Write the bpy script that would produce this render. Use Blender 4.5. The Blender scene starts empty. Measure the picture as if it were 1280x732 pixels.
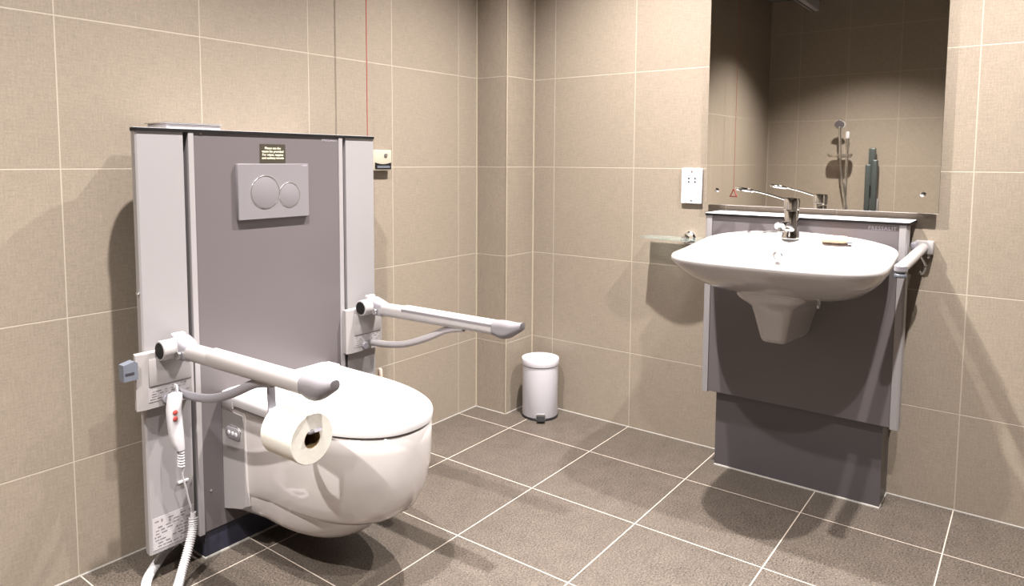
import bpy, bmesh, math, random
from mathutils import Vector, Matrix
random.seed(7)
PI = math.pi
SC = bpy.context.scene
COL = SC.collection

# ---------------------------------------------------------------- camera
cam_d = bpy.data.cameras.new('camera'); cam = bpy.data.objects.new('camera', cam_d); COL.objects.link(cam)
YAW, PITCH, ROLL = 0.920887384, 0.080556, 0.0051224
F_PX, CX, CY = 881.49, 629.36, 271.68
_f = Vector((math.sin(YAW)*math.cos(PITCH), math.cos(YAW)*math.cos(PITCH), -math.sin(PITCH)))
_r = Vector((math.cos(YAW), -math.sin(YAW), 0)); _u = _r.cross(_f)
_r2 = _r*math.cos(ROLL) + _u*math.sin(ROLL); _u2 = -_r*math.sin(ROLL) + _u*math.cos(ROLL)
M3 = Matrix((_r2, _u2, -_f)).transposed()
cam.matrix_world = Matrix.Translation((-2.71109, -2.05923, 1.152406)) @ M3.to_4x4()
cam_d.sensor_width = 36; cam_d.lens = F_PX*36/1280
cam_d.shift_x = (640-CX)/1280; cam_d.shift_y = -(366-CY)/1280
cam_d.clip_start = 0.02
SC.camera = cam

# ---------------------------------------------------------------- world, lamps, exposure
W = bpy.data.worlds.new('world'); SC.world = W; W.use_nodes = True
W.node_tree.nodes['Background'].inputs[0].default_value = (1, .96, .9, 1)
W.node_tree.nodes['Background'].inputs[1].default_value = 0.0
SC.view_settings.view_transform = 'Standard'; SC.view_settings.look = 'None'
SC.view_settings.gamma = 1; SC.view_settings.use_curve_mapping = False
SC.view_settings.exposure = 0.74
CEIL = 2.62
LIGHTS = [(-.68, -.885, 295), (-1.87, -.885, 225), (-.66, -2.07, 265), (-1.95, -2.08, 190), (-3.1, -.885, 310), (-3.1, -2.08, 110)]
LCOL = (1.0, .968, .948)
for i, (x, y, p) in enumerate(LIGHTS):
    ld = bpy.data.lights.new('downlight_lamp', 'SPOT'); ld.energy = p*1.38; ld.color = LCOL
    ld.spot_size = math.radians(114); ld.spot_blend = 1.0; ld.shadow_soft_size = .02
    lo = bpy.data.objects.new('downlight_lamp', ld); lo.location = (x, y, CEIL-.012); COL.objects.link(lo)

# ---------------------------------------------------------------- materials
ALB = .76   # overall reflectance level of the painted and tiled surfaces
def srgb(r, g, b):
    def c(v):
        v /= 255
        return v/12.92 if v <= .04045 else ((v+.055)/1.055)**2.4
    return (ALB*c(r), ALB*c(g), ALB*c(b), 1)
def mat(name, col, rough=.5, metal=0, noise=0, nscale=40, bump=0, **kw):
    m = bpy.data.materials.new(name); m.use_nodes = True; nt = m.node_tree
    b = nt.nodes['Principled BSDF']; b.inputs['Roughness'].default_value = rough; b.inputs['Metallic'].default_value = metal
    b.inputs['Base Color'].default_value = col
    for k, v in kw.items(): b.inputs[k].default_value = v
    if noise or bump:
        tc = nt.nodes.new('ShaderNodeTexCoord'); n = nt.nodes.new('ShaderNodeTexNoise'); n.inputs['Scale'].default_value = nscale
        n.inputs['Detail'].default_value = 4
        nt.links.new(tc.outputs['Object'], n.inputs['Vector'])
        if noise:
            mr = nt.nodes.new('ShaderNodeMapRange'); mr.inputs['To Min'].default_value = 1-noise; mr.inputs['To Max'].default_value = 1+noise
            mx = nt.nodes.new('ShaderNodeVectorMath'); mx.operation = 'SCALE'; mx.inputs[0].default_value = col[:3]
            nt.links.new(n.outputs['Fac'], mr.inputs['Value']); nt.links.new(mr.outputs[0], mx.inputs['Scale']); nt.links.new(mx.outputs[0], b.inputs['Base Color'])
        if bump:
            bp = nt.nodes.new('ShaderNodeBump'); bp.inputs['Strength'].default_value = bump; bp.inputs['Distance'].default_value = .001
            nt.links.new(n.outputs['Fac'], bp.inputs['Height']); nt.links.new(bp.outputs[0], b.inputs['Normal'])
    return m

def tile_mat(name, col, grout, ax_u, ax_v, u0, v0, su, sv, gw, linen, rough, spec=.5, mott=.05, blotch=.04):
    m = bpy.data.materials.new(name); m.use_nodes = True; nt = m.node_tree; N = nt.nodes; L = nt.links
    b = N['Principled BSDF']
    tc = N.new('ShaderNodeTexCoord'); sp = N.new('ShaderNodeSeparateXYZ'); L.new(tc.outputs['Object'], sp.inputs[0])
    def mth(op, a, c=None, d=None, clamp=False):
        n = N.new('ShaderNodeMath'); n.operation = op; n.use_clamp = clamp
        for k, v in enumerate((a, c, d)):
            if v is None: continue
            if isinstance(v, (int, float)): n.inputs[k].default_value = v
            else: L.new(v, n.inputs[k])
        return n.outputs[0]
    masks = []; cells = []
    for ax, o, s in ((ax_u, u0, su), (ax_v, v0, sv)):
        if s is None: continue
        t = mth('DIVIDE', mth('SUBTRACT', sp.outputs[ax], o), s)
        fr = mth('FRACT', mth('ADD', t, 100.0)); cells.append(mth('FLOOR', mth('ADD', t, 100.0)))
        d = mth('MULTIPLY', mth('MINIMUM', fr, mth('SUBTRACT', 1.0, fr)), s)
        mr = N.new('ShaderNodeMapRange'); mr.inputs['From Min'].default_value = gw*.5-.0004; mr.inputs['From Max'].default_value = gw*.5+.0006
        L.new(d, mr.inputs['Value']); masks.append(mr.outputs[0])
    tile = masks[0] if len(masks) == 1 else mth('MULTIPLY', masks[0], masks[1])
    # weave: two stretched noises
    vals = []
    for ax in (ax_u, ax_v):
        mp = N.new('ShaderNodeMapping'); L.new(tc.outputs['Object'], mp.inputs[0])
        sc = [520, 520, 520]; sc['XYZ'.index(ax)] = 45
        mp.inputs['Scale'].default_value = sc
        n = N.new('ShaderNodeTexNoise'); n.inputs['Scale'].default_value = .55; n.inputs['Detail'].default_value = 2
        L.new(mp.outputs[0], n.inputs['Vector']); vals.append(n.outputs['Fac'])
    wv = mth('ADD', vals[0], vals[1])
    n2 = N.new('ShaderNodeTexNoise'); n2.inputs['Scale'].default_value = 14; n2.inputs['Detail'].default_value = 5; n2.inputs['Roughness'].default_value = .65
    L.new(tc.outputs['Object'], n2.inputs['Vector'])
    n3 = N.new('ShaderNodeTexNoise'); n3.inputs['Scale'].default_value = 190; n3.inputs['Detail'].default_value = 2
    L.new(tc.outputs['Object'], n3.inputs['Vector'])
    k = mth('MULTIPLY_ADD', mth('SUBTRACT', wv, 1.0), linen*2, 1.0)
    k = mth('MULTIPLY_ADD', mth('SUBTRACT', n2.outputs['Fac'], .5), blotch*2.5, k)
    k = mth('MULTIPLY_ADD', mth('SUBTRACT', n3.outputs['Fac'], .5), mott*2.5, k)
    if cells:
        wn = N.new('ShaderNodeTexWhiteNoise'); wn.noise_dimensions = '2D'
        cb = N.new('ShaderNodeCombineXYZ'); L.new(cells[0], cb.inputs[0])
        if len(cells) > 1: L.new(cells[1], cb.inputs[1])
        L.new(cb.outputs[0], wn.inputs['Vector'])
        k = mth('MULTIPLY_ADD', mth('SUBTRACT', wn.outputs['Value'], .5), .045, k)
    vm = N.new('ShaderNodeVectorMath'); vm.operation = 'SCALE'; vm.inputs[0].default_value = col[:3]; L.new(k, vm.inputs['Scale'])
    mx = N.new('ShaderNodeMix'); mx.data_type = 'RGBA'; L.new(tile, mx.inputs['Factor']); mx.inputs['A'].default_value = grout; L.new(vm.outputs[0], mx.inputs['B'])
    L.new(mx.outputs['Result'], b.inputs['Base Color'])
    rr = N.new('ShaderNodeMapRange'); rr.inputs['To Min'].default_value = .8; rr.inputs['To Max'].default_value = rough; L.new(tile, rr.inputs['Value']); L.new(rr.outputs[0], b.inputs['Roughness'])
    b.inputs['Specular IOR Level'].default_value = spec
    bp = N.new('ShaderNodeBump'); bp.inputs['Strength'].default_value = .35; bp.inputs['Distance'].default_value = .0012
    h = mth('MULTIPLY_ADD', wv, .12, tile); h = mth('MULTIPLY_ADD', n3.outputs['Fac'], .1, h)
    L.new(h, bp.inputs['Height']); L.new(bp.outputs[0], b.inputs['Normal'])
    return m

TILE = srgb(149, 136, 121); GROUT = srgb(180, 168, 152)
Z0, SZ = .32765, .39846
m_wallA = tile_mat('beige_wall_tile_back', TILE, GROUT, 'X', 'Z', -.33423, Z0, .4, SZ, .0030, .16, .45, .35, mott=.16)
m_wallB = tile_mat('beige_wall_tile_right', TILE, GROUT, 'Y', 'Z', -.68851, Z0, .4, SZ, .0030, .16, .45, .35, mott=.16)
m_wallO = tile_mat('beige_wall_tile_left', TILE, GROUT, 'Y', 'Z', -.2630, Z0, .405, SZ, .0030, .16, .45, .35, mott=.16)
m_floor = tile_mat('grey_brown_floor_tile', srgb(84, 75, 67), srgb(186, 172, 158), 'X', 'Y', -.33028, -.28638, .4, .4, .0032, .10, .5, .4, mott=1.25, blotch=.30)
m_ceil = mat('greyed_ceiling_paint', srgb(120, 117, 112), .9, bump=.1, nscale=200)  # greyed well below white to cut bounced light
m_seal = mat('white_sealant', srgb(150, 145, 138), .6, noise=.05, nscale=60)
m_bead = mat('corner_grout', srgb(172, 158, 138), .7, noise=.04, nscale=60)
m_cer = mat('white_glazed_ceramic', srgb(204, 197, 194), .12, noise=.01, nscale=3, **{'Coat Weight': .5, 'Coat Roughness': .05})
m_cer2 = mat('white_basin_ceramic', srgb(182, 177, 175), .12, noise=.01, nscale=3, **{'Coat Weight': .5, 'Coat Roughness': .05})
m_lid = mat('white_gloss_plastic', srgb(212, 208, 208), .18, noise=.01, nscale=3)
m_alu = mat('satin_aluminium', srgb(160, 155, 155), .45, .25, noise=.02, nscale=8)
m_alu_d = mat('aluminium_edge', srgb(172, 166, 166), .4, .3, noise=.02, nscale=8)
m_purple = mat('grey_violet_laminate', srgb(100, 93, 94), .32, noise=.02, nscale=6)
m_lower = mat('dark_grey_violet_laminate', srgb(78, 72, 74), .35, noise=.02, nscale=6)
m_navy = mat('dark_blue_grey_plinth', srgb(52, 52, 66), .35, noise=.03, nscale=8)
m_black = mat('black_plastic', srgb(18, 16, 16), .6, noise=.05, nscale=30, **{'Specular IOR Level': .2})
m_dark = mat('dark_groove', srgb(48, 46, 50), .5, noise=.05, nscale=30)
m_silverpl = mat('matt_silver_plastic', srgb(136, 130, 133), .38, .25, noise=.01, nscale=10)
m_chrome = mat('chrome', (.86, .86, .87, 1), .06, 1, noise=.01, nscale=5)
m_steel = mat('brushed_steel', (.55, .54, .54, 1), .28, 1, noise=.03, nscale=40)
m_white = mat('white_powder_coat', srgb(205, 200, 205), .32, noise=.01, nscale=10)
m_whiteplug = mat('white_plastic', srgb(200, 196, 198), .35, noise=.01, nscale=10)
m_armw = mat('pale_grey_rail_coat', srgb(158, 152, 150), .35, noise=.01, nscale=10)
m_armg = mat('grey_rail_grip', srgb(118, 113, 116), .4, noise=.03, nscale=20)
m_hinge = mat('light_grey_casting', srgb(146, 142, 148), .35, .2, noise=.02, nscale=20)
m_lever = mat('mid_grey_plastic', srgb(98, 101, 110), .45, noise=.02, nscale=20)
m_paper = mat('white_tissue_paper', srgb(214, 208, 197), .95, noise=.02, nscale=90, bump=.3)
m_card = mat('brown_cardboard', srgb(122, 97, 62), .9, noise=.06, nscale=60)
m_red = mat('red_plastic', srgb(166, 66, 62), .4, noise=.03, nscale=30)
m_redcord = mat('red_cord', srgb(150, 62, 50), .8, noise=.05, nscale=200)
m_browncord = mat('brown_cord', srgb(112, 84, 62), .8, noise=.05, nscale=200)
m_ink = mat('black_print', srgb(62, 58, 60), .6, noise=.03, nscale=60)
m_fine = mat('fine_grey_print', srgb(118, 112, 112), .6, noise=.03, nscale=60)
m_inklt = mat('pale_print', srgb(182, 174, 184), .5, noise=.02, nscale=60)
m_note = mat('olive_brown_label', srgb(58, 52, 40), .45, noise=.02, nscale=60)
m_notetx = mat('cream_print', srgb(240, 232, 205), .6, noise=.02, nscale=60)
m_sticker = mat('pale_sticker', srgb(172, 166, 166), .4, noise=.01, nscale=40)
m_glass = mat('clear_green_glass', (.80, .93, .89, 1), .03, 0, noise=.01, nscale=3, **{'Transmission Weight': .93, 'IOR': 1.45})
m_smoke = mat('smoke_translucent_plastic', (.72, .66, .58, 1), .1, 0, noise=.02, nscale=10, **{'Transmission Weight': .9})
m_mirror = mat('silvered_glass', (.91, .90, .86, 1), .015, 1, noise=.004, nscale=2)
m_soap = mat('peach_soap', srgb(226, 190, 160), .45, noise=.03, nscale=30)
m_ivory = mat('ivory_plastic', srgb(178, 170, 152), .4, noise=.01, nscale=20)
m_teal = mat('grey_green_folded_rail', srgb(70, 76, 73), .4, .2, noise=.03, nscale=12)
m_rubber = mat('black_rubber', srgb(28, 26, 28), .6, noise=.05, nscale=40)
m_pink = mat('pale_pink_plastic', srgb(232, 205, 190), .4, noise=.01, nscale=20)
m_emit = bpy.data.materials.new('lamp_lens'); m_emit.use_nodes = True
_b = m_emit.node_tree.nodes['Principled BSDF']; _b.inputs['Emission Color'].default_value = (1, .93, .84, 1); _b.inputs['Emission Strength'].default_value = 6

# ---------------------------------------------------------------- mesh helpers
def xf(v, M): return M @ Vector(v) if M is not None else Vector(v)
def add_box(bm, a, b, bev=0, seg=2):
    a = Vector(a); b = Vector(b); lo = Vector(map(min, a, b)); hi = Vector(map(max, a, b))
    vs = [bm.verts.new((x, y, z)) for x in (lo.x, hi.x) for y in (lo.y, hi.y) for z in (lo.z, hi.z)]
    fs = [bm.faces.new([vs[i] for i in q]) for q in ((0,1,3,2),(4,6,7,5),(0,4,5,1),(2,3,7,6),(0,2,6,4),(1,5,7,3))]
    if bev:
        es = list({e for f in fs for e in f.edges})
        bmesh.ops.bevel(bm, geom=es, offset=bev, segments=seg, affect='EDGES', profile=.5)
def add_rings(bm, rings, cap0=True, cap1=True, closed=True):
    R = [[bm.verts.new(p) for p in r] for r in rings]; n = len(R[0])
    for a, b in zip(R, R[1:]):
        for i in range(n if closed else n-1):
            j = (i+1) % n
            bm.faces.new((a[i], a[j], b[j], b[i]))
    if cap0: bm.faces.new(list(reversed(R[0])))
    if cap1: bm.faces.new(R[-1])
    return R
def smooth_path(pts, k=6):
    P = [Vector(p) for p in pts]
    if len(P) < 3: return P
    P = [2*P[0]-P[1]] + P + [2*P[-1]-P[-2]]; out = []
    for i in range(1, len(P)-2):
        for s in range(k):
            t = s/k; a, b, c, d = P[i-1:i+3]
            out.append(.5*((2*b) + (c-a)*t + (2*a-5*b+4*c-d)*t*t + (3*b-a-3*c+d)*t**3))
    out.append(P[-2]); return out
def add_sweep(bm, path, prof, up=(0, 0, 1), scale=None, caps=True):
    """sweep a 2-D profile [(side, up)] along a path"""
    P = [Vector(p) for p in path]; rings = []; upv = Vector(up)
    for i, p in enumerate(P):
        t = (P[min(i+1, len(P)-1)] - P[max(i-1, 0)]).normalized()
        s = t.cross(upv)
        if s.length < 1e-4: s = t.cross(Vector((1, 0, 0)))
        s.normalize(); u = s.cross(t).normalized()
        k = scale[i] if scale else 1
        rings.append([p + s*a*k + u*b*k for a, b in prof])
    add_rings(bm, rings, caps, caps)
def circ(r, n=16, ry=None): return [(r*math.cos(2*PI*i/n), (ry or r)*math.sin(2*PI*i/n)) for i in range(n)]
def rrect(w, h, r, k=4):
    out = []
    for cx, cy, a0 in ((w/2-r, h/2-r, 0), (-w/2+r, h/2-r, 90), (-w/2+r, -h/2+r, 180), (w/2-r, -h/2+r, 270)):
        for i in range(k+1):
            a = math.radians(a0 + 90*i/k); out.append((cx+r*math.cos(a), cy+r*math.sin(a)))
    return out
def add_tube(bm, pts, r, n=14, smooth=True, k=6, up=(0, 0, 1)):
    add_sweep(bm, smooth_path(pts, k) if smooth else pts, circ(r, n), up)
def add_cyl(bm, a, b, r, n=28, r2=None, bev=0):
    a = Vector(a); b = Vector(b); t = (b-a).normalized(); up = Vector((0, 0, 1)) if abs(t.z) < .9 else Vector((1, 0, 0))
    s = t.cross(up).normalized(); u = s.cross(t); r2 = r if r2 is None else r2; L = (b-a).length
    st = [(0, r, bev), (1, r2, bev)]
    rr = [(0, r-bev), (bev/L, r), (1-bev/L, r2), (1, r2-bev)] if bev else [(0, r), (1, r2)]
    add_rings(bm, [[a + t*L*q + (s*math.cos(2*PI*i/n)+u*math.sin(2*PI*i/n))*rad for i in range(n)] for q, rad in rr])
def add_lathe(bm, c, prof, n=48, cap0=True, cap1=True, axis='z'):
    c = Vector(c)
    def pt(r, h, a):
        if axis == 'z': return c + Vector((r*math.cos(a), r*math.sin(a), h))
        if axis == 'y': return c + Vector((r*math.cos(a), h, r*math.sin(a)))
        return c + Vector((h, r*math.cos(a), r*math.sin(a)))
    add_rings(bm, [[pt(r, h, 2*PI*i/n) for i in range(n)] for r, h in prof], cap0, cap1)
def add_prism(bm, poly, h0, h1, axis='z', bev=0):
    def pt(u, v, h): return {'z': (u, v, h), 'y': (u, h, v), 'x': (h, u, v)}[axis]
    before = set(bm.edges)
    add_rings(bm, [[pt(u, v, h0) for u, v in poly], [pt(u, v, h1) for u, v in poly]])
    if bev:
        es = [e for e in bm.edges if e not in before and len(e.link_faces) == 2 and e.calc_face_angle(0) > .6]
        bmesh.ops.bevel(bm, geom=es, offset=bev, segments=2, affect='EDGES', profile=.5)
def B(): return bmesh.new()
def root_loc(p):
    v = Vector((0, 0, 0))
    while p is not None: v += p.location; p = p.parent
    return v
def obj(name, bm, m, parent=None, label=None, ang=35, sub=0, origin=None):
    """link a bmesh whose vertices are given in world metres as ONE mesh object"""
    bmesh.ops.recalc_face_normals(bm, faces=bm.faces[:])
    off = root_loc(parent)
    if parent is None and origin is not None: off = Vector(origin)
    for v in bm.verts: v.co -= off
    for f in bm.faces: f.smooth = True
    for e in bm.edges:
        if len(e.link_faces) == 2: e.smooth = e.calc_face_angle(0) < math.radians(ang)
    me = bpy.data.meshes.new(name); bm.to_mesh(me); bm.free(); me.materials.append(m)
    o = bpy.data.objects.new(name, me); COL.objects.link(o)
    if parent is not None: o.parent = parent
    elif origin is not None: o.location = origin
    if label: o['label'] = label
    if sub:
        s = o.modifiers.new('subdivision', 'SUBSURF'); s.levels = sub; s.render_levels = sub
    return o
def tag(o, label, cat, group=None):
    o['label'] = label; o['category'] = cat
    if group: o['group'] = group
    return o
def thing(name, label, cat, loc=(0, 0, 0), group=None):
    o = bpy.data.objects.new(name, None); o.location = loc; o.empty_display_size = .05; COL.objects.link(o)
    return tag(o, label, cat, group)
def struct(name, bm, m, label=None, **k):
    o = obj(name, bm, m, **k); o['kind'] = 'structure'
    if label: o['label'] = label
    return o
def text_obj(name, body, size, loc, rot, m, parent, align='CENTER', ext=.0003, sp=1.0, bold=0):
    cu = bpy.data.curves.new(name, 'FONT'); cu.body = body; cu.size = size; cu.align_x = align; cu.align_y = 'CENTER'
    cu.extrude = ext; cu.space_character = sp; cu.space_line = sp if False else 1.0; cu.offset = bold; cu.resolution_u = 3
    tmp = bpy.data.objects.new(name, cu); COL.objects.link(tmp)
    bpy.context.view_layer.update()
    me = bpy.data.meshes.new_from_object(tmp.evaluated_get(bpy.context.evaluated_depsgraph_get()))
    bpy.data.objects.remove(tmp)
    M = Matrix.Translation(Vector(loc) - root_loc(parent)) @ rot.to_4x4()
    me.transform(M); me.materials.clear(); me.materials.append(m)
    o = bpy.data.objects.new(name, me); COL.objects.link(o); o.parent = parent
    return o
from mathutils import Euler
ROT_A = Euler((PI/2, 0, 0)).to_matrix()          # reads on a surface facing -y
ROT_B = Euler((PI/2, 0, -PI/2)).to_matrix()      # reads on a surface facing -x

# ---------------------------------------------------------------- the room
XL, YB = -4.15, -3.3
PX, PY = -.20801, -.17315
bm = B(); add_box(bm, (XL-.1, YB-.1, -.1), (.1, .1, 0)); struct('floor', bm, m_floor)
bm = B(); add_box(bm, (XL-.1, YB-.1, CEIL), (.1, .1, CEIL+.1)); struct('ceiling', bm, m_ceil)
bm = B(); add_box(bm, (XL-.1, 0, 0), (.1, .1, CEIL)); struct('wall_back', bm, m_wallA)
bm = B(); add_box(bm, (0, YB, 0), (.1, 0, CEIL)); struct('wall_right', bm, m_wallB)
bm = B(); add_box(bm, (XL-.1, YB, 0), (XL, 0, CEIL)); struct('wall_left', bm, m_wallO)
bm = B(); add_box(bm, (XL-.1, YB-.1, 0), (.1, YB, CEIL)); struct('wall_front', bm, mat('dark_low_bounce_paint', srgb(92, 84, 76), .9, noise=.03, nscale=30))  # unseen wall, colour kept dark to cut bounced light
m_pier = tile_mat('beige_pier_tile', TILE, GROUT, 'X', 'Z', 5.0, Z0, None, SZ, .0030, .16, .45, .35, mott=.16)
bm = B(); add_box(bm, (PX, PY, 0), (0, 0, CEIL)); struct('wall_corner_pier', bm, m_pier)
# grout / sealant lines in the corners
def bead(n, a, b, r, m):
    bm = B(); add_tube(bm, [a, b], r, 8, smooth=False); struct('trim_%d' % n, bm, m)
bead(1, (PX, -.0005, 0), (PX, -.0005, CEIL), .0042, m_bead)
bead(2, (-.0005, PY, 0), (-.0005, PY, CEIL), .0042, m_bead)
bead(3, (PX-.0005, PY-.0005, .0), (PX-.0005, PY-.0005, CEIL), .0028, m_bead)
bead(4, (XL, 0, 0), (XL, 0, CEIL), .005, m_bead)
bead(5, (XL, 0, 0), (PX, 0, 0), .0032, m_seal)
bead(6, (PX, 0, 0), (PX, PY, 0), .0032, m_seal)
bead(7, (PX, PY, 0), (0, PY, 0), .0032, m_seal)
bead(8, (0, PY, 0), (0, YB, 0), .0032, m_seal)

# ---------------------------------------------------------------- ceiling lights
dlab = ['recessed round ceiling downlight nearest the corner pier', 'recessed round ceiling downlight above the toilet',
        'recessed round ceiling downlight in front of the washbasin wall, farther from the corner', 'recessed round ceiling downlight in the open middle of the room',
        'recessed round ceiling downlight by the shower wall, nearer the toilet wall', 'recessed round ceiling downlight by the shower wall, farther from the toilet wall']
for (x, y, p), lb in zip(LIGHTS, dlab):
    t = thing('ceiling_light', lb, 'ceiling light', (x, y, CEIL), 'recessed downlights')
    bm = B(); add_lathe(bm, (x, y, CEIL), [(.034, -.001), (.048, -.001), (.052, -.006), (.046, -.009), (.036, -.008), (.034, -.001)], 32, False, False); obj('bezel', bm, m_white, t)
    bm = B(); add_lathe(bm, (x, y, CEIL), [(.034, -.0005), (.034, -.003)], 32); obj('lens', bm, m_emit, t)

# ================================================================ TOILET PANEL
YF = -.200                 # front plane of the panel
ZT = 1.233; ZB = .083
CXT = -1.424
t = tp = thing('toilet_wall_panel', 'tall grey-violet service panel with aluminium side covers behind the toilet', 'wall panel', (CXT, 0, 0))
# body (housing) behind
bm = B(); add_box(bm, (-1.668, 0.0, ZB), (-1.178, YF+.012, ZT-.006)); obj('housing', bm, m_lower, t)
bm = B(); add_box(bm, (-1.674, 0, 0), (-1.172, YF+.006, ZB)); obj('plinth', bm, m_navy, t, 'dark blue-grey plinth')
bm = B()
add_tube(bm, [(-1.674, 0, 0), (-1.674, YF+.006, 0), (-1.172, YF+.006, 0), (-1.172, 0, 0)], .0048, 8, smooth=False); obj('sealant_bead', bm, m_seal, t)
bm = B(); add_box(bm, (-1.676, YF, ZB-.002), (-1.174, YF+.012, ZT-.007), .001, 1); obj('front_panel', bm, m_purple, t)
for xa, xb in ((-1.6925, -1.6765), (-1.1735, -1.1565)):
    bm = B(); add_box(bm, (xa, YF-.003, ZB-.006), (xb, YF+.03, ZT-.008), .001, 1); obj('edge_strip', bm, m_alu_d, t, 'narrow aluminium edge strip')
def cheek_poly(sg, cx=CXT, x_in=.282, x_out=.409, yf=YF, r=.085):
    pts = [(cx+sg*x_in, yf), (cx+sg*(x_out-.004), yf), (cx+sg*x_out, yf+.004)]
    for i in range(1, 11):
        a = math.radians(9*i)
        pts.append((cx+sg*(x_out-r+r*math.cos(a)), yf+.004+r*math.sin(a)))
    pts += [(cx+sg*(x_in+.008), yf+.004+r), (cx+sg*(x_in+.008), yf+.02), (cx+sg*x_in, yf+.02)]
    return pts
for sg in (-1, 1):
    bm = B(); add_prism(bm, cheek_poly(sg), ZB, ZT-.007, 'z'); obj('side_cover', bm, m_alu, t, 'satin aluminium side cover')
    bm = B(); add_box(bm, (CXT+sg*.250, YF+.030, ZB+.01), (CXT+sg*.290, YF+.05, ZT-.008)); obj('guide_channel', bm, m_dark, t, 'dark recessed guide channel')
# top cap
def cap_poly(d=0.0, cx=CXT, half=.412, yf=YF, r=.088):
    p = [(cx-half+.006, yf-.004-d), (cx+half-.006, yf-.004-d), (cx+half, yf+.002)]
    for i in range(1, 11):
        a = math.radians(9*i); p.append((cx+half-r+r*math.cos(a), yf+.002+r*math.sin(a)))
    p += [(cx+.27, yf+.002+r), (cx+.27, 0), (cx-.27, 0), (cx-.27, yf+.002+r)]
    for i in range(10, 0, -1):
        a = math.radians(9*i); p.append((cx-half+r-r*math.cos(a), yf+.002+r*math.sin(a)))
    p.append((cx-half, yf+.002)); return p
bm = B(); add_prism(bm, cap_poly(), ZT-.0085, ZT, 'z'); obj('top_cap', bm, m_black, t, 'black top cap')
bm = B(); add_prism(bm, cap_poly(-.002), ZT, ZT+.0012, 'z'); obj('cap_trim', bm, m_whiteplug, t, 'thin white upper layer of the cap')
for x, z in ((-1.655, .20), (-1.655, 1.222)):
    bm = B(); add_cyl(bm, (x, YF+.002, z), (x, YF-.002, z), .0035, 12); obj('screw', bm, m_chrome, t)
# flush plate
fp = None
FX0, FX1, FZ0, FZ1, FY = -1.5515, -1.303, .9755, 1.138, YF-.012
bm = B()
add_rings(bm, [[(-1.427+(x)*k, y, 1.0567+z*k2) for x, z in rrect(.2485, .1645, .003, 2)] for y, k, k2 in ((YF, 1, 1), (YF-.010, 1, 1), (YF-.0125, .99, .985))])
fp = obj('flush_plate', bm, m_silverpl, tp, 'matt silver dual flush plate', ang=25)
for cx, cz, r in ((-1.461, 1.0545, .0485), (-1.3757, 1.0440, .0372)):
    bm = B(); add_lathe(bm, (cx, FY-.0005, cz), [(r-.0010, .0), (r-.0004, -.0016), (r+.0006, -.0016), (r+.0012, 0)], 48, False, False, 'y')
    ring = obj('button_ring', bm, m_chrome, fp, 'bright chrome ring')
    bm = B(); add_lathe(bm, (cx, FY, cz), [(r-.002, .001), (r-.002, -.001), (r-.004, -.0016)], 48, True, True, 'y'); obj('flush_button', bm, m_silverpl, fp)
bm = B(); add_box(bm, (-1.327, FY-.0006, 1.1325), (-1.309, FY, 1.1345)); obj('logo', bm, m_inklt, fp)
# notice label
bm = B(); add_box(bm, (-1.4695, YF-.0008, 1.1415), (-1.3795, YF, 1.198)); nl = obj('notice_label', bm, m_note, tp, 'small olive-brown notice with cream lettering')
text_obj('lettering', 'Please use the\nwaste bin provided\nFor wipes, nappies\nand sanitary towels', .0098, (-1.4245, YF-.0011, 1.1710), ROT_A, m_notetx, nl, bold=.0001)
text_obj('logo', 'PRESSALIT', .0125, (-1.209, YF-.0006, 1.2155), ROT_A, m_inklt, tp, sp=1.12)
# printed table low on left side cover
def print_marks(name, x0, x1, z0, z1, y, m, parent, rows=6, seed=1, ax='A'):
    random.seed(seed); bm = B(); h = (z1-z0)/rows
    for r in range(rows):
        x = x0 + random.random()*.01
        while x < x1-.006:
            w = random.uniform(.003, .016); zz = z1-(r+.5)*h
            if random.random() < .72:
                hh = h*random.choice((.12, .16, .2, .42 if w < .006 else .16))
                add_box(bm, (x, y-.0005, zz-hh), (min(x+w, x1), y, zz+hh))
            x += w+random.uniform(.002, .01)
    return obj(name, bm, m, parent)
bm = B(); add_box(bm, (-1.825, YF-.0006, .093), (-1.708, YF, .182)); st = obj('information_sticker', bm, m_sticker, tp, 'pale sticker with small printed symbols')
print_marks('printed_symbols', -1.820, -1.712, .097, .176, YF-.0006, m_fine, st, 9, 3)
# small chrome knobs / clip on side cover
bm = B(); add_box(bm, (-1.752, YF-.006, .255), (-1.722, YF, .262), .001, 1); obj('cable_clip', bm, m_whiteplug, tp)
bm = B(); add_cyl(bm, (-1.8335, YF+.01, .800), (-1.8385, YF+.01, .800), .004, 12); obj('side_screw', bm, m_chrome, tp)

# item lying on the cap
t = thing('access_cover', 'small white raised cover with grey top lying on the toilet panel cap', 'cover', (-1.65, -.11, ZT+.0012))
bm = B(); add_box(bm, (-1.732, -.165, ZT+.0012), (-1.572, -.06, ZT+.0155), .002, 1); obj('base', bm, m_whiteplug, t)
bm = B(); add_box(bm, (-1.738, -.170, ZT+.0155), (-1.568, -.055, ZT+.0185), .001, 1); obj('lid', bm, m_steel, t)

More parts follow.
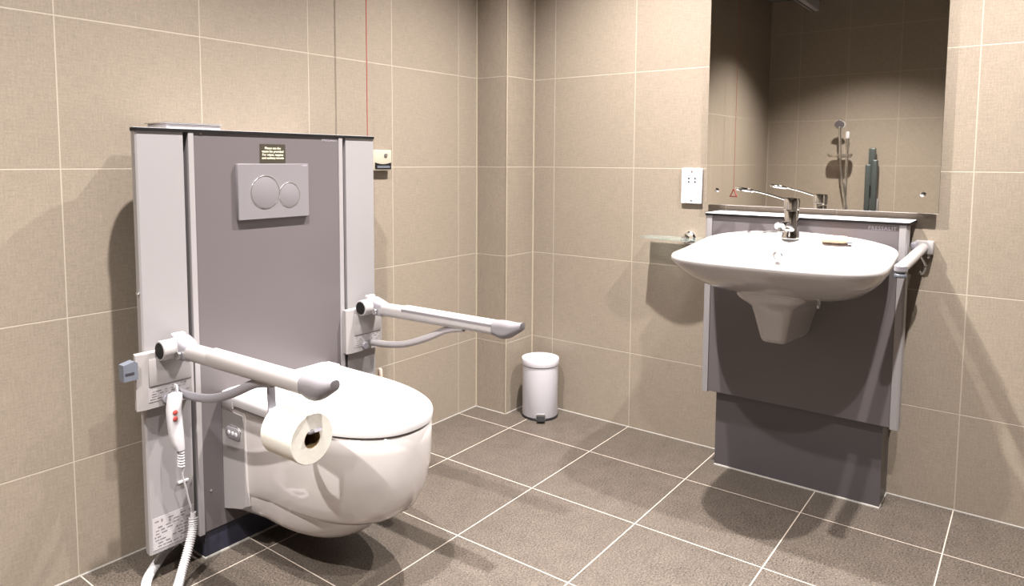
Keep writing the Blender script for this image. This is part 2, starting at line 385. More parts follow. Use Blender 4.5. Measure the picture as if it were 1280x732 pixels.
# ================================================================ TOILET
TX = -1.420
t = toilet = thing('wall_hung_toilet', 'white wall-hung shower toilet with closed lid mounted on the tall panel', 'toilet', (TX, YF, 0))
def dring(w, L, z, y0=YF, n=40, ex=2.35, r0=0, wb=None, zf=0.0, front=None):
    """plan outline, back at y0, sides w, nose at y0-L. zf lifts the nose"""
    wb = w if wb is None else wb
    a = front or min(L*.62, .36); out = []
    ys = L-a
    # from back right, going along the right side to nose and back
    pts = [(wb-r0, 0), (wb, r0)] if r0 else [(wb, 0)]
    for k in (1, 2): pts.append((wb+(w-wb)*k/3, r0+(ys-r0)*k/3))
    m = n
    for i in range(m+1):
        th = PI/2*i/m*2
        c, s = math.cos(th), math.sin(th)
        pts.append((math.copysign(abs(c)**(2/ex), c)*w, ys+abs(s)**(2/ex)*a))
    for k in (2, 1): pts.append((-(wb+(w-wb)*k/3), r0+(ys-r0)*k/3))
    pts += [(-wb, r0), (-(wb-r0), 0)] if r0 else [(-wb, 0)]
    return [(TX+x, y0-y, z + zf*(y/L)**2) for x, y in pts]
# bowl: upper shell
bm = B()
prof = [(.4455, .184, .582, 0), (.4435, .189, .588, 0), (.438, .1915, .592, 0), (.40, .1915, .593, 0), (.34, .1895, .590, 0), (.28, .185, .580, 0), (.240, .181, .562, .004), (.212, .176, .540, .012), (.196, .169, .515, .018), (.188, .160, .49, .020)]
add_rings(bm, [dring(w, L, z, zf=zf-.022*min(1, max(0, (.24-z)/.04)), wb=.190) for z, w, L, zf in prof])
obj('bowl', bm, m_cer, toilet, ang=50)
# lower skirt
bm = B()
prof = [(.215, .172, .46, 0), (.19, .170, .460, .0), (.165, .166, .445, -.004), (.145, .160, .42, -.012), (.132, .152, .39, -.020), (.124, .14, .36, -.026)]
add_rings(bm, [dring(w, L, z, zf=zf, wb=max(w, .184-.4*max(0, .15-z))) for z, w, L, zf in prof])
obj('lower_shell', bm, m_cer, toilet, ang=50)
# rear part of the shell behind the side covers
bm = B()
add_rings(bm, [[(TX+a, YF-y0*d/.11, z+.30*y0*(0 if z > .2 else 1)) for a, y0 in ((-w, 0), (-w, .105), (-w+.006, .11), (w-.006, .11), (w, .105), (w, 0))] for z, w, d in ((.442, .1925, .12), (.30, .1915, .118), (.18, .189, .112), (.128, .184, .105))])
obj('rear_cover', bm, m_cer, toilet)
for sg in (-1, 1):
    bm = B(); add_prism(bm, [(YF-.001, .131), (YF-.092, .156), (YF-.108, .166), (YF-.112, .40), (YF-.104, .430), (YF-.001, .434)], TX+sg*.1840, TX+sg*.1940, 'x', .0015)
    sp = obj('side_panel', bm, m_armw, toilet, 'pale grey side cover')
    if sg < 0:
        bm = B(); add_rings(bm, [[(TX-.1940-d, YF-.058+a*k, .372+b*k) for a, b in rrect(.072, .034, .0165, 6)] for d, k in ((0, 1), (.003, 1), (.004, .94))]); cp = obj('control_panel', bm, m_silverpl, sp, 'oval silver control pad')
        bm = B(); add_rings(bm, [[(TX-.1940-d, YF-.058+a*k, .372+b*k) for a, b in rrect(.078, .040, .0195, 6)] for d, k in ((0, 1), (.0022, .985))]); obj('control_rim', bm, m_chrome, sp, 'chrome rim')
        for yy in (-.042, -.060, -.077):
            bm = B(); add_lathe(bm, (TX-.1980, YF+yy, .371), [(.0065, 0), (.0065, -.001), (.005, -.0018)], 20, axis='x'); obj('button', bm, m_whiteplug, sp)
# seat ring (thin, dark seam) and lid
bm = B(); add_rings(bm, [dring(.187, .582, z) for z in (.4435, .4495)]); obj('seat_seal', bm, m_dark, toilet, 'dark seam under the seat')
bm = B()
prof = [(.4490, .190, .594), (.451, .194, .598), (.468, .195, .600), (.476, .193, .598), (.481, .188, .591), (.4835, .178, .578), (.485, .16, .555)]
add_rings(bm, [dring(w, L-.002, z, ex=2.3) for z, w, L in prof]); obj('lid', bm, m_lid, toilet, ang=50)
bm = B(); add_box(bm, (TX-.1955, YF, .438), (TX+.1955, YF-.060, .4835), .005, 3); obj('hinge_cover', bm, m_lid, toilet)

# ================================================================ SUPPORT ARMS
def support_arm(x0, label, left):
    t = thing('support_arm', label, 'grab rail', (x0, YF, .50), 'fold-up support arms beside the toilet')
    # x0 = arm axis. bracket spans x0-.11..x0+.045
    bxa, bxb = (x0-.108, x0+.045) if left else (x0-.098, x0+.058)
    bm = B()
    add_prism(bm, [(bxa+.006, YF-.002), (bxb, YF-.002), (bxb, YF-.030), (bxa+.02, YF-.030), (bxa, YF-.024)], .497, .645, 'z', .002)
    br = obj('mounting_bracket', bm, m_armw, t)
    bm = B(); add_box(bm, (bxa+.03, YF-.034, .555), (bxb-.006, YF-.028, .630), .004, 2); obj('bracket_boss', bm, m_armw, br)
    bm = B(); add_box(bm, (bxa+.028, YF-.0312, .515), (bxb-.012, YF-.030, .552)); stk = obj('type_label', bm, m_sticker, br, 'pale type label with fine print')
    print_marks('printed_symbols', bxa+.031, bxb-.014, .518, .551, YF-.0312, m_fine, stk, 5, 5 if left else 8)
    bm = B(); add_cyl(bm, (bxa+.075, YF-.030, .515), (bxa+.075, YF-.040, .515), .0125, 20, bev=.001); obj('lock_knob', bm, m_hinge, br)
    # pivot tube across
    zp = .652; yp = YF-.052
    bm = B(); add_cyl(bm, (x0-.058, yp, zp), (x0-.020, yp, zp), .0265, 32, bev=.002); pv = obj('pivot_hub', bm, m_armw, t)
    bm = B(); add_cyl(bm, (x0-.0595, yp, zp), (x0-.057, yp, zp), .0215, 28, bev=.0008); obj('end_cap', bm, m_black, pv, 'black round end cap')
    bm = B(); add_box(bm, (x0-.058, YF-.028, zp-.02), (x0-.02, YF-.045, zp+.012), .003, 2); obj('hub_neck', bm, m_armw, pv)
    # hinge block
    bm = B()
    add_rings(bm, [[(x0+cx+a, y, zp+dz+b) for a, b in rrect(w, h, .010, 3)] for y, cx, w, h, dz in ((yp+.022, .004, .05, .040, .004), (yp+.005, .004, .054, .052, .003), (yp-.03, .003, .050, .050, -.004), (yp-.058, 0, .042, .044, -.007))])
    hb = obj('hinge_block', bm, m_hinge, t, 'grey hinge casting')
    bm = B(); add_cyl(bm, (x0-.030, yp-.034, zp-.012), (x0-.022, yp-.034, zp-.012), .0105, 20, bev=.001); obj('hinge_bolt', bm, m_steel, hb)
    bm = B(); add_box(bm, (x0-.012, yp+.012, zp+.022), (x0+.022, yp+.030, zp+.034), .003, 2); obj('hinge_stop', bm, m_whiteplug, hb)
    # arm
    ya, yb = yp-.05, YF-.585; za, zb = .646, .655
    bm = B()
    path = [(x0, ya+(yb-ya)*k/10, za+(zb-za)*k/10) for k in range(11)]
    add_sweep(bm, path, rrect(.043, .043, .0165, 5)); arm = obj('arm_bar', bm, m_armw, t)
    bm = B()
    s = 1 if left else -1
    path = [(x0, YF-.21+(yb-(YF-.21))*k/10, .6515+(zb-.6515)*k/10) for k in range(11)]
    add_sweep(bm, path, [(-a, b) for a, b in rrect(.0442, .0442, .017, 5)]); obj('armrest_sleeve', bm, m_armw, t)
    if not left:
        bm = B(); add_box(bm, (x0-.0231, YF-.21, .6575), (x0-.0195, yb-.0, .6640)); g = obj('groove', bm, m_armg, arm, 'grey strip painting the shade in the groove along the inner face')  # raised strip, the groove's shade is put into its grey
        for v in g.data.vertices:
            k = (YF-.21-(v.co.y+root_loc(t).y))/(.375); v.co.z += .004*k
    # grip nose: curved up tip
    bm = B(); rings = []
    for k in range(9):
        u = k/8; y = yb - .10*u
        h = .0455*(1+.38*math.sin(PI*min(1, u*1.25)))*(1 if u < .8 else 1-(u-.8)*1.4); w = .042*(1 if u < .6 else 1-(u-.6)*.9)
        h = h*(1-.30*u)
        zc = zb - .004*math.sin(PI*u) + .017*u*u
        rings.append([(x0+a, y, zc+b) for a, b in rrect(w, h, min(w, h)*.46, 5)])
    add_rings(bm, rings); obj('grip_end', bm, m_armg, t, 'grey upturned grip end', ang=60)
    # brace
    bm = B()
    add_sweep(bm, smooth_path([(x0+.004, YF-.006, .520), (x0+.004, YF-.10, .524), (x0+.002, YF-.20, .541), (x0, YF-.30, .577), (x0, YF-.39, .618), (x0, YF-.46, .634)], 6), circ(.0085, 14, .0115))
    obj('brace', bm, m_alu_d if not left else m_hinge, t, 'curved lower brace')
    if left:
        bm = B(); add_prism(bm, [(bxa-.034, .585), (bxa+.002, .585), (bxa+.002, .628), (bxa-.006, .634), (bxa-.034, .628)], YF-.034, YF-.008, 'y', .002)
        lv = obj('release_lever', bm, m_lever, t, 'blue-grey release lever')
        bm = B(); add_box(bm, (bxa-.030, YF-.0352, .602), (bxa-.008, YF-.034, .607)); obj('lever_slot', bm, m_dark, lv)
    return t
XA_L, XA_R = -1.757, -1.072
armL = support_arm(XA_L, 'pale grey fold-down support arm left of the toilet, carrying the toilet roll', True)
armR = support_arm(XA_R, 'white fold-down support arm right of the toilet, above the floor by the bin', False)
# toilet roll holder belongs to left arm
RX, RZ, RY0, RY1 = XA_L+.000, .5300, -.700, -.800
bm = B()
add_sweep(bm, smooth_path([(RX+.018, -.628, .645), (RX+.018, -.628, .60), (RX+.018, -.630, .570), (RX+.012, -.640, .5545), (RX, -.665, .5485), (RX, -.70, .5485), (RX, -.76, .5485), (RX, -.80, .550), (RX, -.826, .562)], 5), rrect(.008, .021, .003, 3), up=(1, 0, 0))
obj('roll_holder', bm, m_hinge, armL, 'pale grey toilet roll holder hook')
t = thing('toilet_roll', 'white toilet paper roll hanging from the left support arm', 'toilet paper', (RX, -.75, RZ-.03))
RC = (RX, 0, .5355)
bm = B(); n = 48; prof = [(.0215, -.694), (.0560, -.694), (.0575, -.6955), (.0575, -.8035), (.0560, -.805), (.0215, -.805), (.0215, -.694)]
add_lathe(bm, RC, prof, n, False, False, 'y'); obj('paper', bm, m_paper, t)
bm = B(); add_lathe(bm, RC, [(.0200, -.695), (.0214, -.695), (.0214, -.8045), (.0200, -.8045), (.0200, -.695)], 40, False, False, 'y'); obj('cardboard_core', bm, m_card, t)

# ================================================================ handset + hose
t = thing('lift_handset', 'white two-button lift handset hooked over the brace of the left support arm', 'remote control', (-1.757, -.25, .52))
hx, hy = -1.786, YF-.048
bm = B()
rings = []
for z, w, d, dx, dy in ((.534, .020, .020, .006, 0), (.530, .034, .026, .005, 0), (.515, .037, .028, .003, 0), (.49, .038, .024, 0, 0), (.46, .038, .022, .001, 0), (.425, .037, .022, .004, 0), (.400, .034, .021, .007, 0), (.388, .029, .020, .010, 0), (.375, .023, .018, .013, 0)):
    rings.append([(hx+dx+a, hy-.012+dy+b, z) for a, b in rrect(w, d, min(w, d)*.35, 4)])
add_rings(bm, rings); hb = obj('handset_body', bm, m_whiteplug, t, ang=50)
for z in (.485, .4675):
    bm = B(); add_lathe(bm, (hx-.003, hy-.0245, z), [(.0065, .004), (.0065, -.001), (.005, -.002)], 20, axis='y'); obj('push_button', bm, m_red, hb, 'round red button')
bm = B(); add_sweep(bm, smooth_path([(hx+.012, hy-.008, .532), (hx+.018, hy+.006, .5435), (hx+.018, hy+.022, .538), (hx+.016, hy+.028, .515)], 5), rrect(.012, .005, .002, 2), up=(1, 0, 0)); obj('hook', bm, m_whiteplug, t)
bm = B()
pts = []
for i in range(150):
    u = i/149; a = u*2*PI*6; pts.append((hx+.016+.0075*math.cos(a), hy-.010+.0075*math.sin(a), .372-.045*u))
add_tube(bm, pts, .0022, 6, smooth=False); 
add_tube(bm, [(hx+.023, hy-.010, .327), (hx+.020, hy-.008, .30), (hx+.030, hy-.004, .26), (hx+.042, hy+.004, .215), (hx+.057, hy+.012, .170)], .0025, 8)
obj('coiled_cable', bm, m_whiteplug, t)
t = thing('ribbed_hose', 'white ribbed flexible conduit looping under the left side cover of the toilet panel', 'hose', (-1.77, -.26, 0))
hpath = smooth_path([(-1.729, -.236, .160), (-1.733, -.240, .135), (-1.752, -.252, .095), (-1.782, -.272, .052), (-1.818, -.305, .022), (-1.860, -.335, .014), (-1.885, -.30, .014), (-1.872, -.25, .014), (-1.835, -.185, .016), (-1.770, -.125, .022), (-1.71, -.09, .045), (-1.685, -.075, .10)], 24)
# resample evenly
L = [0]
for a, b in zip(hpath, hpath[1:]): L.append(L[-1]+(b-a).length)
step = .0015; q = []; j = 0; s_ = 0
while s_ < L[-1]:
    while L[j+1] < s_: j += 1
    q.append(hpath[j].lerp(hpath[j+1], (s_-L[j])/max(1e-9, L[j+1]-L[j]))); s_ += step
bm = B(); add_sweep(bm, q, circ(.0118, 14), scale=[1+.10*(1 if (i % 4) < 2 else -1) for i in range(len(q))]); obj('hose_body', bm, m_whiteplug, t, ang=80)
bm = B(); add_tube(bm, [(-1.7295, -.2365, .158), (-1.7285, -.2355, .176)], .0075, 14, smooth=False); obj('cable_gland', bm, m_whiteplug, t)

# ================================================================ cords and call unit
def pull_cord(x, y, zend, m, lab, handle=False):
    t = thing('pull_cord', lab, 'pull cord', (x, y, CEIL))
    bm = B(); add_cyl(bm, (x, y, CEIL), (x, y, CEIL-.018), .032, 28, bev=.003); obj('ceiling_rose', bm, m_ivory, t)
    bm = B(); add_tube(bm, [(x, y, CEIL-.018), (x, y, zend)], .0017, 8, smooth=False); obj('cord', bm, m, t)
    bm = B()
    c = Vector((x, y, zend-.03)); tri = [(0, .032), (-.028, -.028), (.028, -.028)]
    P = [c+Vector((0, a, b)) for a, b in tri]
    for a, b in ((0, 1), (1, 2), (2, 0)): add_tube(bm, [P[a], P[b]], .0045, 10, smooth=False)
    obj('triangle_handle', bm, m_red, t)
    return t
pull_cord(-.971, -.118, .62, m_redcord, 'red emergency pull cord hanging behind the right side of the toilet panel')
pull_cord(-3.0, -.088, .93, m_redcord, 'red emergency pull cord seen in the mirror, with a red triangular handle')
t = thing('call_reset_unit', 'small ivory call unit with dark display on the wall right of the toilet panel', 'call unit', (-.81, 0, 1.15))
bm = B(); add_box(bm, (-.8575, 0, 1.111), (-.7605, -.022, 1.191), .003, 2); cb = obj('casing', bm, m_ivory, t)
bm = B(); add_prism(bm, [(-.848, 1.117), (-.7645, 1.117), (-.7645, 1.142)] + [(-.7645-.0835*k/8, 1.142-.006*math.sin(PI*k/8)) for k in range(1, 8)] + [(-.848, 1.142)], -.0222, -.0235, 'y'); dp = obj('display', bm, m_black, t, 'black display strip')
bm = B(); add_box(bm, (-.838, -.0235, 1.121), (-.772, -.0242, 1.130)); obj('display_text', bm, m_lever, dp)
bm = B(); add_lathe(bm, (-.792, -.022, 1.170), [(.0085, .0), (.0085, -.0022), (.0065, -.003)], 20, axis='y'); obj('reset_button', bm, m_steel, t)

# ================================================================ toilet brush (mostly hidden behind the bowl)
bx, by = -.935, -.135
t = thing('toilet_brush', 'toilet brush with pale pink handle tip, standing behind the toilet', 'toilet brush', (bx, by, 0))
bm = B(); add_lathe(bm, (bx, by, 0), [(.045, 0), (.047, .003), (.043, .11), (.040, .112), (.012, .114)], 32); obj('holder', bm, m_whiteplug, t)
bm = B(); add_tube(bm, [(bx, by, .11), (bx, by, .34)], .0055, 12, smooth=False); add_lathe(bm, (bx, by, 0), [(.0055, .30), (.0085, .312), (.0085, .368), (.006, .376), (.002, .378)], 16); obj('handle', bm, m_pink, t)

# ================================================================ pedal bin
BX, BY = -.118, -.302
t = thing('pedal_bin', 'small white round pedal bin standing in the corner by the pier', 'bin', (BX, BY, 0))
bm = B(); add_lathe(bm, (BX, BY, 0), [(.076, 0), (.082, .002), (.082, .010), (.079, .012)], 56); obj('base_ring', bm, m_rubber, t, 'black base ring')
bm = B(); add_lathe(bm, (BX, BY, 0), [(.079, .010), (.0805, .013), (.0805, .236), (.079, .238)], 64); obj('body', bm, m_white, t)
bm = B(); add_lathe(bm, (BX, BY, 0), [(.078, .240), (.0835, .240), (.0845, .243), (.0845, .263), (.083, .268), (.078, .2695), (.055, .2705), (.05, .272), (.02, .2725), (.004, .2725)], 64); obj('lid', bm, m_white, t, ang=50)
bm = B(); add_lathe(bm, (BX, BY, 0), [(.0775, .236), (.0775, .2425)], 48); obj('lid_seam', bm, m_dark, t)
dv = Vector((-1, -.75, 0)).normalized(); sv = Vector((-dv.y, dv.x, 0)); c0 = Vector((BX, BY, 0))
bm = B(); p = [c0+dv*.079+sv*a+Vector((0, 0, z)) for a, z in ((-.021, .006), (-.021, .026), (-.017, .031), (.017, .031), (.021, .026), (.021, .006))]
add_rings(bm, [p, [v+dv*.004 for v in p]]); obj('pedal_bracket', bm, m_steel, t)
bm = B(); add_rings(bm, [[c0+dv*d+sv*a+Vector((0, 0, z+b)) for a, b in rrect(.036, .005, .002, 2)] for d, z in ((.081, .022), (.095, .017), (.108, .011), (.113, .009))]); obj('pedal', bm, m_black, t, 'dark pedal')

# ================================================================ BASIN PANEL
XF = -.165; ZTB = .962; ZBB = .290; CYB = -1.404; HW = .330
t = bpn = thing('basin_wall_panel', 'grey-violet height-adjustable panel behind the washbasin', 'wall panel', (0, CYB, 0))
bm = B(); add_box(bm, (0, CYB-HW+.03, ZBB+.01), (XF+.012, CYB+HW-.03, ZTB-.006)); obj('housing', bm, m_lower, t)
bm = B(); add_box(bm, (XF, CYB-HW+.024, ZBB), (XF+.012, CYB+HW-.024, ZTB-.006), .001, 1); obj('front_panel', bm, m_purple, t)
for s in (-1, 1):
    bm = B(); ya, yb = CYB+s*(HW-.024), CYB+s*HW
    add_prism(bm, [(XF-.003, ya), (XF-.003, yb-s*.005), (XF+.002, yb), (XF+.05, yb), (XF+.05, yb-s*.004), (XF+.03, ya)], ZBB-.004, ZTB-.007, 'z'); obj('edge_strip', bm, m_alu, t, 'aluminium edge strip')
pc = [(XF-.006, CYB-HW-.004+.02), (XF-.006, CYB+HW+.004-.004), (XF-.002, CYB+HW+.004), (0, CYB+HW+.004), (0, CYB-HW-.004), (XF+.010, CYB-HW-.004), (XF, CYB-HW-.0)]
pc = [(XF-.006, CYB-HW+.006), (XF-.006, CYB+HW-.006), (XF-.0035, CYB+HW+.0015), (XF+.004, CYB+HW+.004), (0, CYB+HW+.004), (0, CYB-HW-.004), (XF+.004, CYB-HW-.004), (XF-.0035, CYB-HW-.0015)]
bm = B(); add_prism(bm, pc, ZTB-.0085, ZTB, 'z'); obj('top_cap', bm, m_black, t, 'black top cap')
bm = B(); add_prism(bm, pc, ZTB, ZTB+.0009, 'z'); obj('cap_trim', bm, m_whiteplug, t, 'thin white upper layer of the cap')
bm = B(); add_box(bm, (0, CYB-.283, 0), (-.138, CYB+.281, .40)); obj('lower_panel', bm, m_lower, t, 'darker fixed lower panel')
bm = B(); add_tube(bm, [(0, CYB+.281, 0), (-.138, CYB+.281, 0), (-.138, CYB-.283, 0), (0, CYB-.283, 0)], .0045, 8, smooth=False); obj('sealant_bead', bm, m_seal, t)
text_obj('logo', 'PRESSALIT', .016, (XF-.0006, -1.661, .940), ROT_B, m_inklt, bpn, sp=1.15)

# ================================================================ WASHBASIN
t = basin = thing('washbasin', 'wide white ceramic washbasin mounted on the grey-violet wall panel', 'washbasin', (XF, CYB, .72))
NB = 72
def bring(xb, xf, hw, z, zb=None, ex=3.0, wb=None, hump=0.0):
    """plan ring: back at x=xb (straight), front at x=xf, half-width hw; zb = height at the back"""
    zb = z if zb is None else zb; wb = hw if wb is None else wb
    out = []; D = xb-xf; cx = xb-D*.46
    for i in range(NB):
        th = 2*PI*i/NB; c, s = math.cos(th), math.sin(th)
        e = ex if c < 0 else 9
        a = (cx-xf) if c < 0 else (xb-cx)
        x = cx + math.copysign(abs(c)**(2/e), c)*a
        y = math.copysign(abs(s)**(2/e), s)*hw
        u = (x-xf)/D                     # 0 front .. 1 back
        if c >= 0: y *= 1-(1-wb/hw)*max(0, (x-cx)/a)**1.6
        k = max(0, u-.35)/.65
        out.append((x, CYB+y, z+(zb-z)*k**1.5 + hump*k**2*max(0, 1-(y/hw)**2)))
    return out
bm = B()
xb = XF-.001
prof = [  # (xb, xf, hw, z, zb, wb, hump)
 (xb, -.40, .130, .722, .722, .13, 0), (xb, -.445, .185, .727, .727, .18, 0), (xb, -.475, .222, .738, .738, .215, 0), (xb, -.525, .258, .758, .765, .25, 0),
 (xb, -.565, .284, .780, .797, .275, 0), (xb, -.598, .303, .802, .828, .293, 0), (xb, -.618, .3145, .820, .850, .306, .008),
 (xb, -.628, .320, .831, .862, .313, .016), (xb, -.631, .3215, .839, .870, .316, .022), (xb, -.629, .3205, .846, .877, .315, .028), (xb, -.622, .317, .8505, .8815, .311, .031),
 (xb-.004, -.612, .310, .852, .883, .303, .032), (xb-.012, -.600, .301, .850, .882, .292, .030)]
rings = [bring(a, b, c, z, zb, wb=wb, hump=h, ex=3.5) for a, b, c, z, zb, wb, h in prof]
inner = [(-.262, -.590, .288, .845, .872, .26), (-.280, -.575, .270, .826, .850, .245), (-.290, -.555, .245, .795, .812, .225), (-.31, -.52, .205, .770, .780, .19), (-.35, -.48, .12, .760, .764, .11), (-.40, -.44, .03, .756, .756, .03)]
rings += [bring(a, b, c, z, zb, wb=wb, ex=2.5) for a, b, c, z, zb, wb in inner]
add_rings(bm, rings, True, True); obj('bowl', bm, m_cer2, basin, ang=60)
# trap cover below
bm = B()
def tring(x0, x1, w0, w1, z):   # trapezoid with rounded front
    pts = [(x0, -w0), (x0, w0)]
    k = 6; r = min(w1*.55, (x0-x1)*.4)
    for i in range(k+1):
        a = math.radians(90*i/k); pts.append((x1+r-r*math.sin(a), w1-r+r*math.cos(a)))
    for i in range(k+1):
        a = math.radians(90*i/k); pts.append((x1+r-r*math.cos(a), -(w1-r)-r*math.sin(a)))
    return [(x, CYB+.018+y, z) for x, y in pts]
add_rings(bm, [tring(XF-.001, x1, w0, w1, z) for x1, w0, w1, z in ((-.45, .14, .120, .735), (-.445, .135, .108, .712), (-.43, .120, .090, .697), (-.412, .100, .070, .684), (-.40, .088, .060, .655), (-.385, .075, .050, .61), (-.372, .066, .043, .575), (-.365, .060, .039, .562), (-.345, .054, .033, .554))])
obj('trap_cover', bm, m_cer2, basin, ang=50)
bm = B(); add_lathe(bm, (-.2925, -1.375, .838), [(.011, .0), (.0175, -.003), (.018, -.006), (.0125, -.0085), (.0105, -.003)], 28, False, False, 'x'); obj('overflow_ring', bm, m_steel, basin)
bm = B(); add_lathe(bm, (-.2925, -1.375, .838), [(.0045, .0), (.0045, -.007)], 16, axis='x'); obj('overflow_screw', bm, m_steel, basin)
bm = B(); add_lathe(bm, (-.42, CYB, .7565), [(.030, 0), (.030, .003), (.022, .005), (.005, .006)], 32); obj('drain', bm, m_chrome, basin)
bm = B()
rp = [Vector((-.40+.010*math.cos(a), CYB-.128, .712+.010*math.sin(a))) for a in [2*PI*i/16 for i in range(17)]]
add_tube(bm, rp, .003, 8, smooth=False); add_tube(bm, [(-.40, CYB-.128, .721), (-.40, CYB-.128, .745)], .003, 8, smooth=False); obj('pull_ring', bm, m_whiteplug, basin)

# tap
TXX, TYY = -.215, -1.392
t = thing('mixer_tap', 'chrome mixer tap with long loop lever on the back ledge of the washbasin', 'tap', (TXX, TYY, .885))
bm = B(); add_lathe(bm, (TXX, TYY, 0), [(.031, .893), (.0315, .897), (.029, .903), (.0245, .925), (.0235, .94), (.0235, .985), (.022, .988)], 36); obj('body', bm, m_chrome, t)
bm = B(); add_lathe(bm, (TXX, TYY, 0), [(.0215, .990), (.0255, .992), (.0265, 1.022), (.024, 1.029), (.012, 1.031)], 36); obj('cartridge_head', bm, m_chrome, t)
bm = B(); add_sweep(bm, smooth_path([(TXX-.010, TYY, .925), (TXX-.05, TYY+.002, .940), (TXX-.095, TYY+.004, .946), (TXX-.115, TYY+.005, .942)], 5), rrect(.034, .022, .009, 4)); sp = obj('spout', bm, m_chrome, t)
bm = B(); add_cyl(bm, (TXX-.104, TYY+.004, .938), (TXX-.106, TYY+.004, .923), .0115, 20, bev=.001); obj('aerator', bm, m_steel, sp)
bm = B()
add_sweep(bm, smooth_path([(TXX, TYY+.015, 1.022), (TXX-.002, TYY+.05, 1.033), (TXX-.004, TYY+.10, 1.046), (TXX-.006, TYY+.135, 1.052)], 6), rrect(.012, .006, .0028, 3))
for s in (-1, 1):
    pass
lp = [Vector((TXX-.006+.018*math.sin(a), TYY+.160-.028*math.cos(a), 1.055+.004*math.cos(a)*-1)) for a in [2*PI*i/24 for i in range(25)]]
add_tube(bm, lp, .0052, 10, smooth=False)
obj('lever', bm, m_chrome, t)

# white dispenser-like ceramic-tint bottle in front of tap
t = thing('soap_bar', 'small peach soap bar lying on the right of the basin ledge', 'soap', (-.215, -1.555, .8825))
bm = B(); add_rings(bm, [[(-.222+b*k, -1.532+a*k, z) for a, b in rrect(.082, .05, .018, 5)] for z, k in ((.891, .9), (.8945, 1), (.906, .99), (.911, .85))]); obj('soap', bm, m_soap, t, ang=50)
bm = B(); add_box(bm, (-.240, -1.572, .892), (-.222, -1.588, .8965), .001, 1); obj('wrapper_end', bm, m_lever, t)

# basin side grab rail
YR = CYB-HW-.028
t = thing('basin_grab_rail', 'pale grey horizontal grab rail on the right side of the washbasin panel', 'grab rail', (XF, YR, .86))
bm = B(); add_tube(bm, [(-.475, YR, .858), (-.30, YR, .862), (-.03, YR, .872)], .0158, 20, smooth=False); obj('rail', bm, m_armw, t)
bm = B(); add_cyl(bm, (-.485, YR, .844), (-.485, YR, .872), .0168, 24, bev=.007); k_ = obj('front_joint', bm, m_hinge, t)
bm = B(); add_cyl(bm, (-.485, YR, .832), (-.485, YR, .8435), .0160, 24, bev=.003); obj('joint_cap', bm, m_lever, t, 'blue-grey cap')
bm = B(); add_box(bm, (0, YR-.03, .85), (-.03, YR+.024, .895), .005, 2); obj('wall_bracket', bm, m_armw, t)
bm = B(); add_tube(bm, [(-.02, YR-.016, .85), (-.02, YR-.016, .838)], .005, 10, smooth=False); obj('bracket_pin', bm, m_armw, t)
bm = B(); add_box(bm, (-.03, CYB-HW+.0, .868), (-.10, YR+.012, .893), .004, 2); obj('side_mount', bm, m_hinge, t)
bm = B(); add_tube(bm, [(-.06, YR, .845), (-.055, YR-.012, .815), (-.06, YR-.004, .790), (-.07, YR+.004, .80)], .0045, 8); obj('hook', bm, m_steel, t)

# ================================================================ mirror
MY0, MY1, MZ0, MZ1 = -1.0145, -1.8, .985, 2.02
t = thing('wall_mirror', 'large rectangular frameless mirror above the washbasin', 'mirror', (0, (MY0+MY1)/2, MZ0))
bm = B(); add_box(bm, (-.008, MY0-.01, MZ0+.01), (-.0160, MY1+.01, MZ1-.01)); obj('backing', bm, m_card, t)
bm = B(); add_box(bm, (-.0165, MY0, MZ0), (-.0215, MY1, MZ1), .0008, 1); obj('glass', bm, m_mirror, t)
for y, z in ((-1.058, 1.042), (-1.754, 1.048), (-1.058, 1.965), (-1.754, 1.965)):
    bm = B(); add_cyl(bm, (0, y, z), (-.0215, y, z), .004, 12); add_lathe(bm, (-.0215, y, z), [(.0085, 0), (.0085, -.002), (.004, -.005)], 20, axis='x'); obj('mirror_screw', bm, m_chrome, t)

# shaver socket
t = thing('shaver_socket', 'white shaver socket plate on the wall left of the mirror', 'socket', (0, -.95, 1.055))
bm = B(); add_rings(bm, [[(x, -.950+a*k, 1.055+b*k) for a, b in rrect(.087, .142, .004, 3)] for x, k in ((0, 1), (-.008, 1), (-.010, .975))]); pl = obj('plate', bm, m_whiteplug, t)
for y, z in ((-.014, .030), (.012, .030), (-.014, .016), (.012, .016)):
    bm = B(); add_cyl(bm, (-.010, -.950+y, 1.055+z), (-.0106, -.950+y, 1.055+z), .0038, 14); obj('pin_hole', bm, m_ink, pl, 'dark pin hole')
for z in (.058, -.058):
    bm = B(); add_cyl(bm, (-.010, -.950, 1.055+z), (-.0112, -.950, 1.055+z), .0035, 14); obj('plate_screw', bm, m_steel, pl)

# glass shelf
t = thing('glass_shelf', 'short glass shelf with chrome bracket on the wall left of the washbasin', 'shelf', (0, -.92, .84))
bm = B()
poly = [(-.002, -.735), (-.002, -1.19), (-.10, -1.19)] + [(-.10-.035*math.sin(PI*k/10), -1.19+.455*k/10) for k in range(1, 10)] + [(-.10, -.735)]
poly = [(-.012, -.775), (-.012, -1.045), (-.095, -1.045)] + [(-.095-.02*math.sin(PI*k/10), -1.045+.27*k/10) for k in range(1, 10)] + [(-.095, -.775)]
add_prism(bm, poly, .8425, .8485, 'z'); obj('glass', bm, m_glass, t)
for y in (-.945, -1.035):
    bm = B(); add_lathe(bm, (0, y, .846), [(.026, 0), (.026, -.006), (.020, -.010), (.018, -.014), (.0165, -.045), (.012, -.048)], 32, axis='x'); obj('bracket', bm, m_chrome, t)

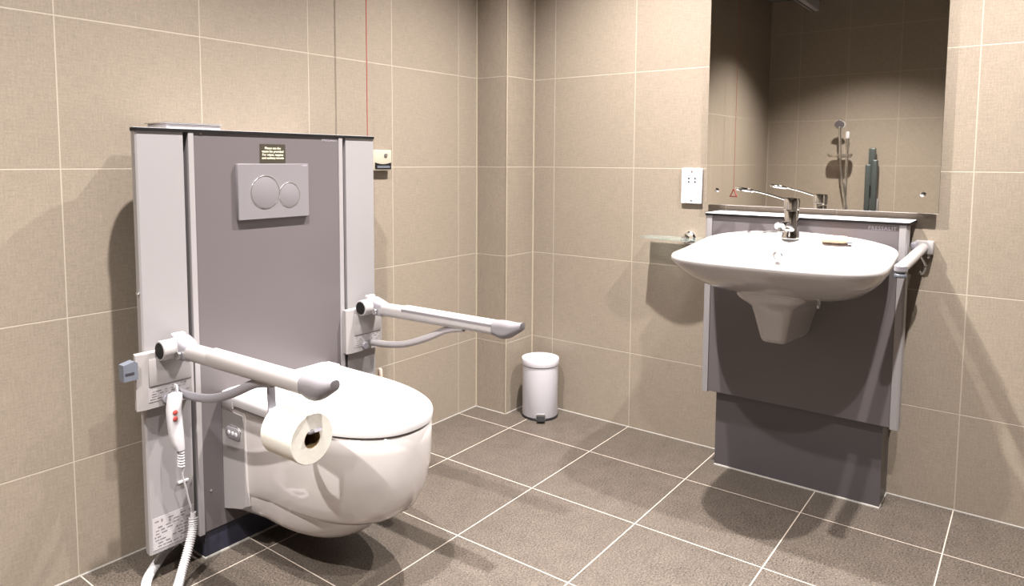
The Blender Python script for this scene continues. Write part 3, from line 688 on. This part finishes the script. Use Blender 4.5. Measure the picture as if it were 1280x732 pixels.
# ================================================================ things reflected in the mirror (opposite wall)
SX = XL
t = thing('shower_set', 'chrome hand shower on a riser rail, seen in the mirror', 'shower', (SX, -.69, .8))
bm = B(); add_tube(bm, [(SX+.055, -.697, .60), (SX+.055, -.697, 1.365)], .0115, 16, smooth=False); obj('riser_rail', bm, m_chrome, t)
bm = B(); add_lathe(bm, (SX+.055, -.697, 0), [(.0115, 1.36), (.015, 1.362), (.015, 1.415), (.012, 1.42)], 20); obj('rail_top', bm, m_whiteplug, t, 'white rail cap')
for z in (.62, 1.33):
    bm = B(); add_cyl(bm, (SX, -.697, z), (SX+.055, -.697, z), .011, 16); obj('wall_bracket', bm, m_chrome, t)
bm = B(); add_cyl(bm, (SX+.055, -.735, 1.205), (SX+.055, -.64, 1.205), .0155, 20, bev=.002); add_cyl(bm, (SX+.055, -.697, 1.19), (SX+.055, -.697, 1.222), .019, 20); obj('slider', bm, m_chrome, t)
hs = None
bm = B(); add_tube(bm, [(SX+.090, -.652, 1.19), (SX+.096, -.648, 1.30), (SX+.112, -.645, 1.42), (SX+.118, -.643, 1.46)], .0125, 14); hs = obj('hand_shower', bm, m_chrome, t)
bm = B()
c = Vector((SX+.126, -.643, 1.485)); dn = Vector((.85, 0, -.5)).normalized(); s1 = Vector((0, 1, 0)); s2 = dn.cross(s1)
add_rings(bm, [[c+dn*h+(s1*math.cos(2*PI*i/36)+s2*math.sin(2*PI*i/36))*r for i in range(36)] for h, r in ((-.022, .018), (-.012, .042), (0, .050), (.006, .049), (.008, .044))]); obj('shower_head', bm, m_chrome, hs)
bm = B(); add_rings(bm, [[c+dn*h+(s1*math.cos(2*PI*i/36)+s2*math.sin(2*PI*i/36))*r for i in range(36)] for h, r in ((.0075, .040), (.0095, .038))]); obj('spray_face', bm, m_silverpl, hs)
bm = B(); add_tube(bm, [(SX+.090, -.652, 1.19), (SX+.088, -.662, 1.08), (SX+.080, -.682, .95), (SX+.075, -.705, .82), (SX+.075, -.74, .62), (SX+.06, -.78, .50), (SX+.04, -.80, .55), (SX+.012, -.80, .66)], .0075, 12); obj('shower_hose', bm, m_steel, t)
bm = B(); add_rings(bm, [[(SX+.085+b*k, -.648+a*k, z) for a, b in rrect(.20, .095, .040, 6)] for z, k in ((1.198, .86), (1.204, .95), (1.222, 1.0), (1.225, 1.0), (1.2245, .96), (1.208, .9), (1.204, .82))])
t2 = obj('shade_casting_dish', bm, m_smoke, t, 'smoky translucent dish added to cast the shade on the wall')  # dish added so that its shade falls on the tiles behind
t = thing('folded_grab_rail', 'grey folded-up support arm on the opposite wall, seen in the mirror', 'grab rail', (SX, -.9, 1.0))
bm = B(); add_box(bm, (SX+.035, -.850, .72), (SX+.075, -.892, 1.135), .010, 3); obj('lower_arm', bm, m_teal, t)
bm = B(); add_box(bm, (SX+.030, -.900, .70), (SX+.080, -.945, 1.175), .010, 3); obj('upper_arm', bm, m_teal, t)
bm = B(); add_box(bm, (SX+.033, -.872, .95), (SX+.070, -.925, 1.275), .008, 3); obj('grip', bm, m_teal, t)
bm = B(); add_box(bm, (SX, -.955, .62), (SX+.035, -.845, .84), .006, 2); obj('wall_plate', bm, m_armw, t)
# ceiling rail
t = thing('ceiling_track', 'boxed white ceiling track running to the opposite wall, seen at the top of the mirror', 'ceiling track', (-3.6, -.375, CEIL))
bm = B(); add_box(bm, (XL, -.342, 2.497), (-2.6, -.408, CEIL), .003, 1); obj("track_casing", bm, m_white, t)
bm = B(); add_box(bm, (XL+.002, -.358, 2.4945), (-2.602, -.372, 2.498)); obj('track_slot', bm, m_dark, t)
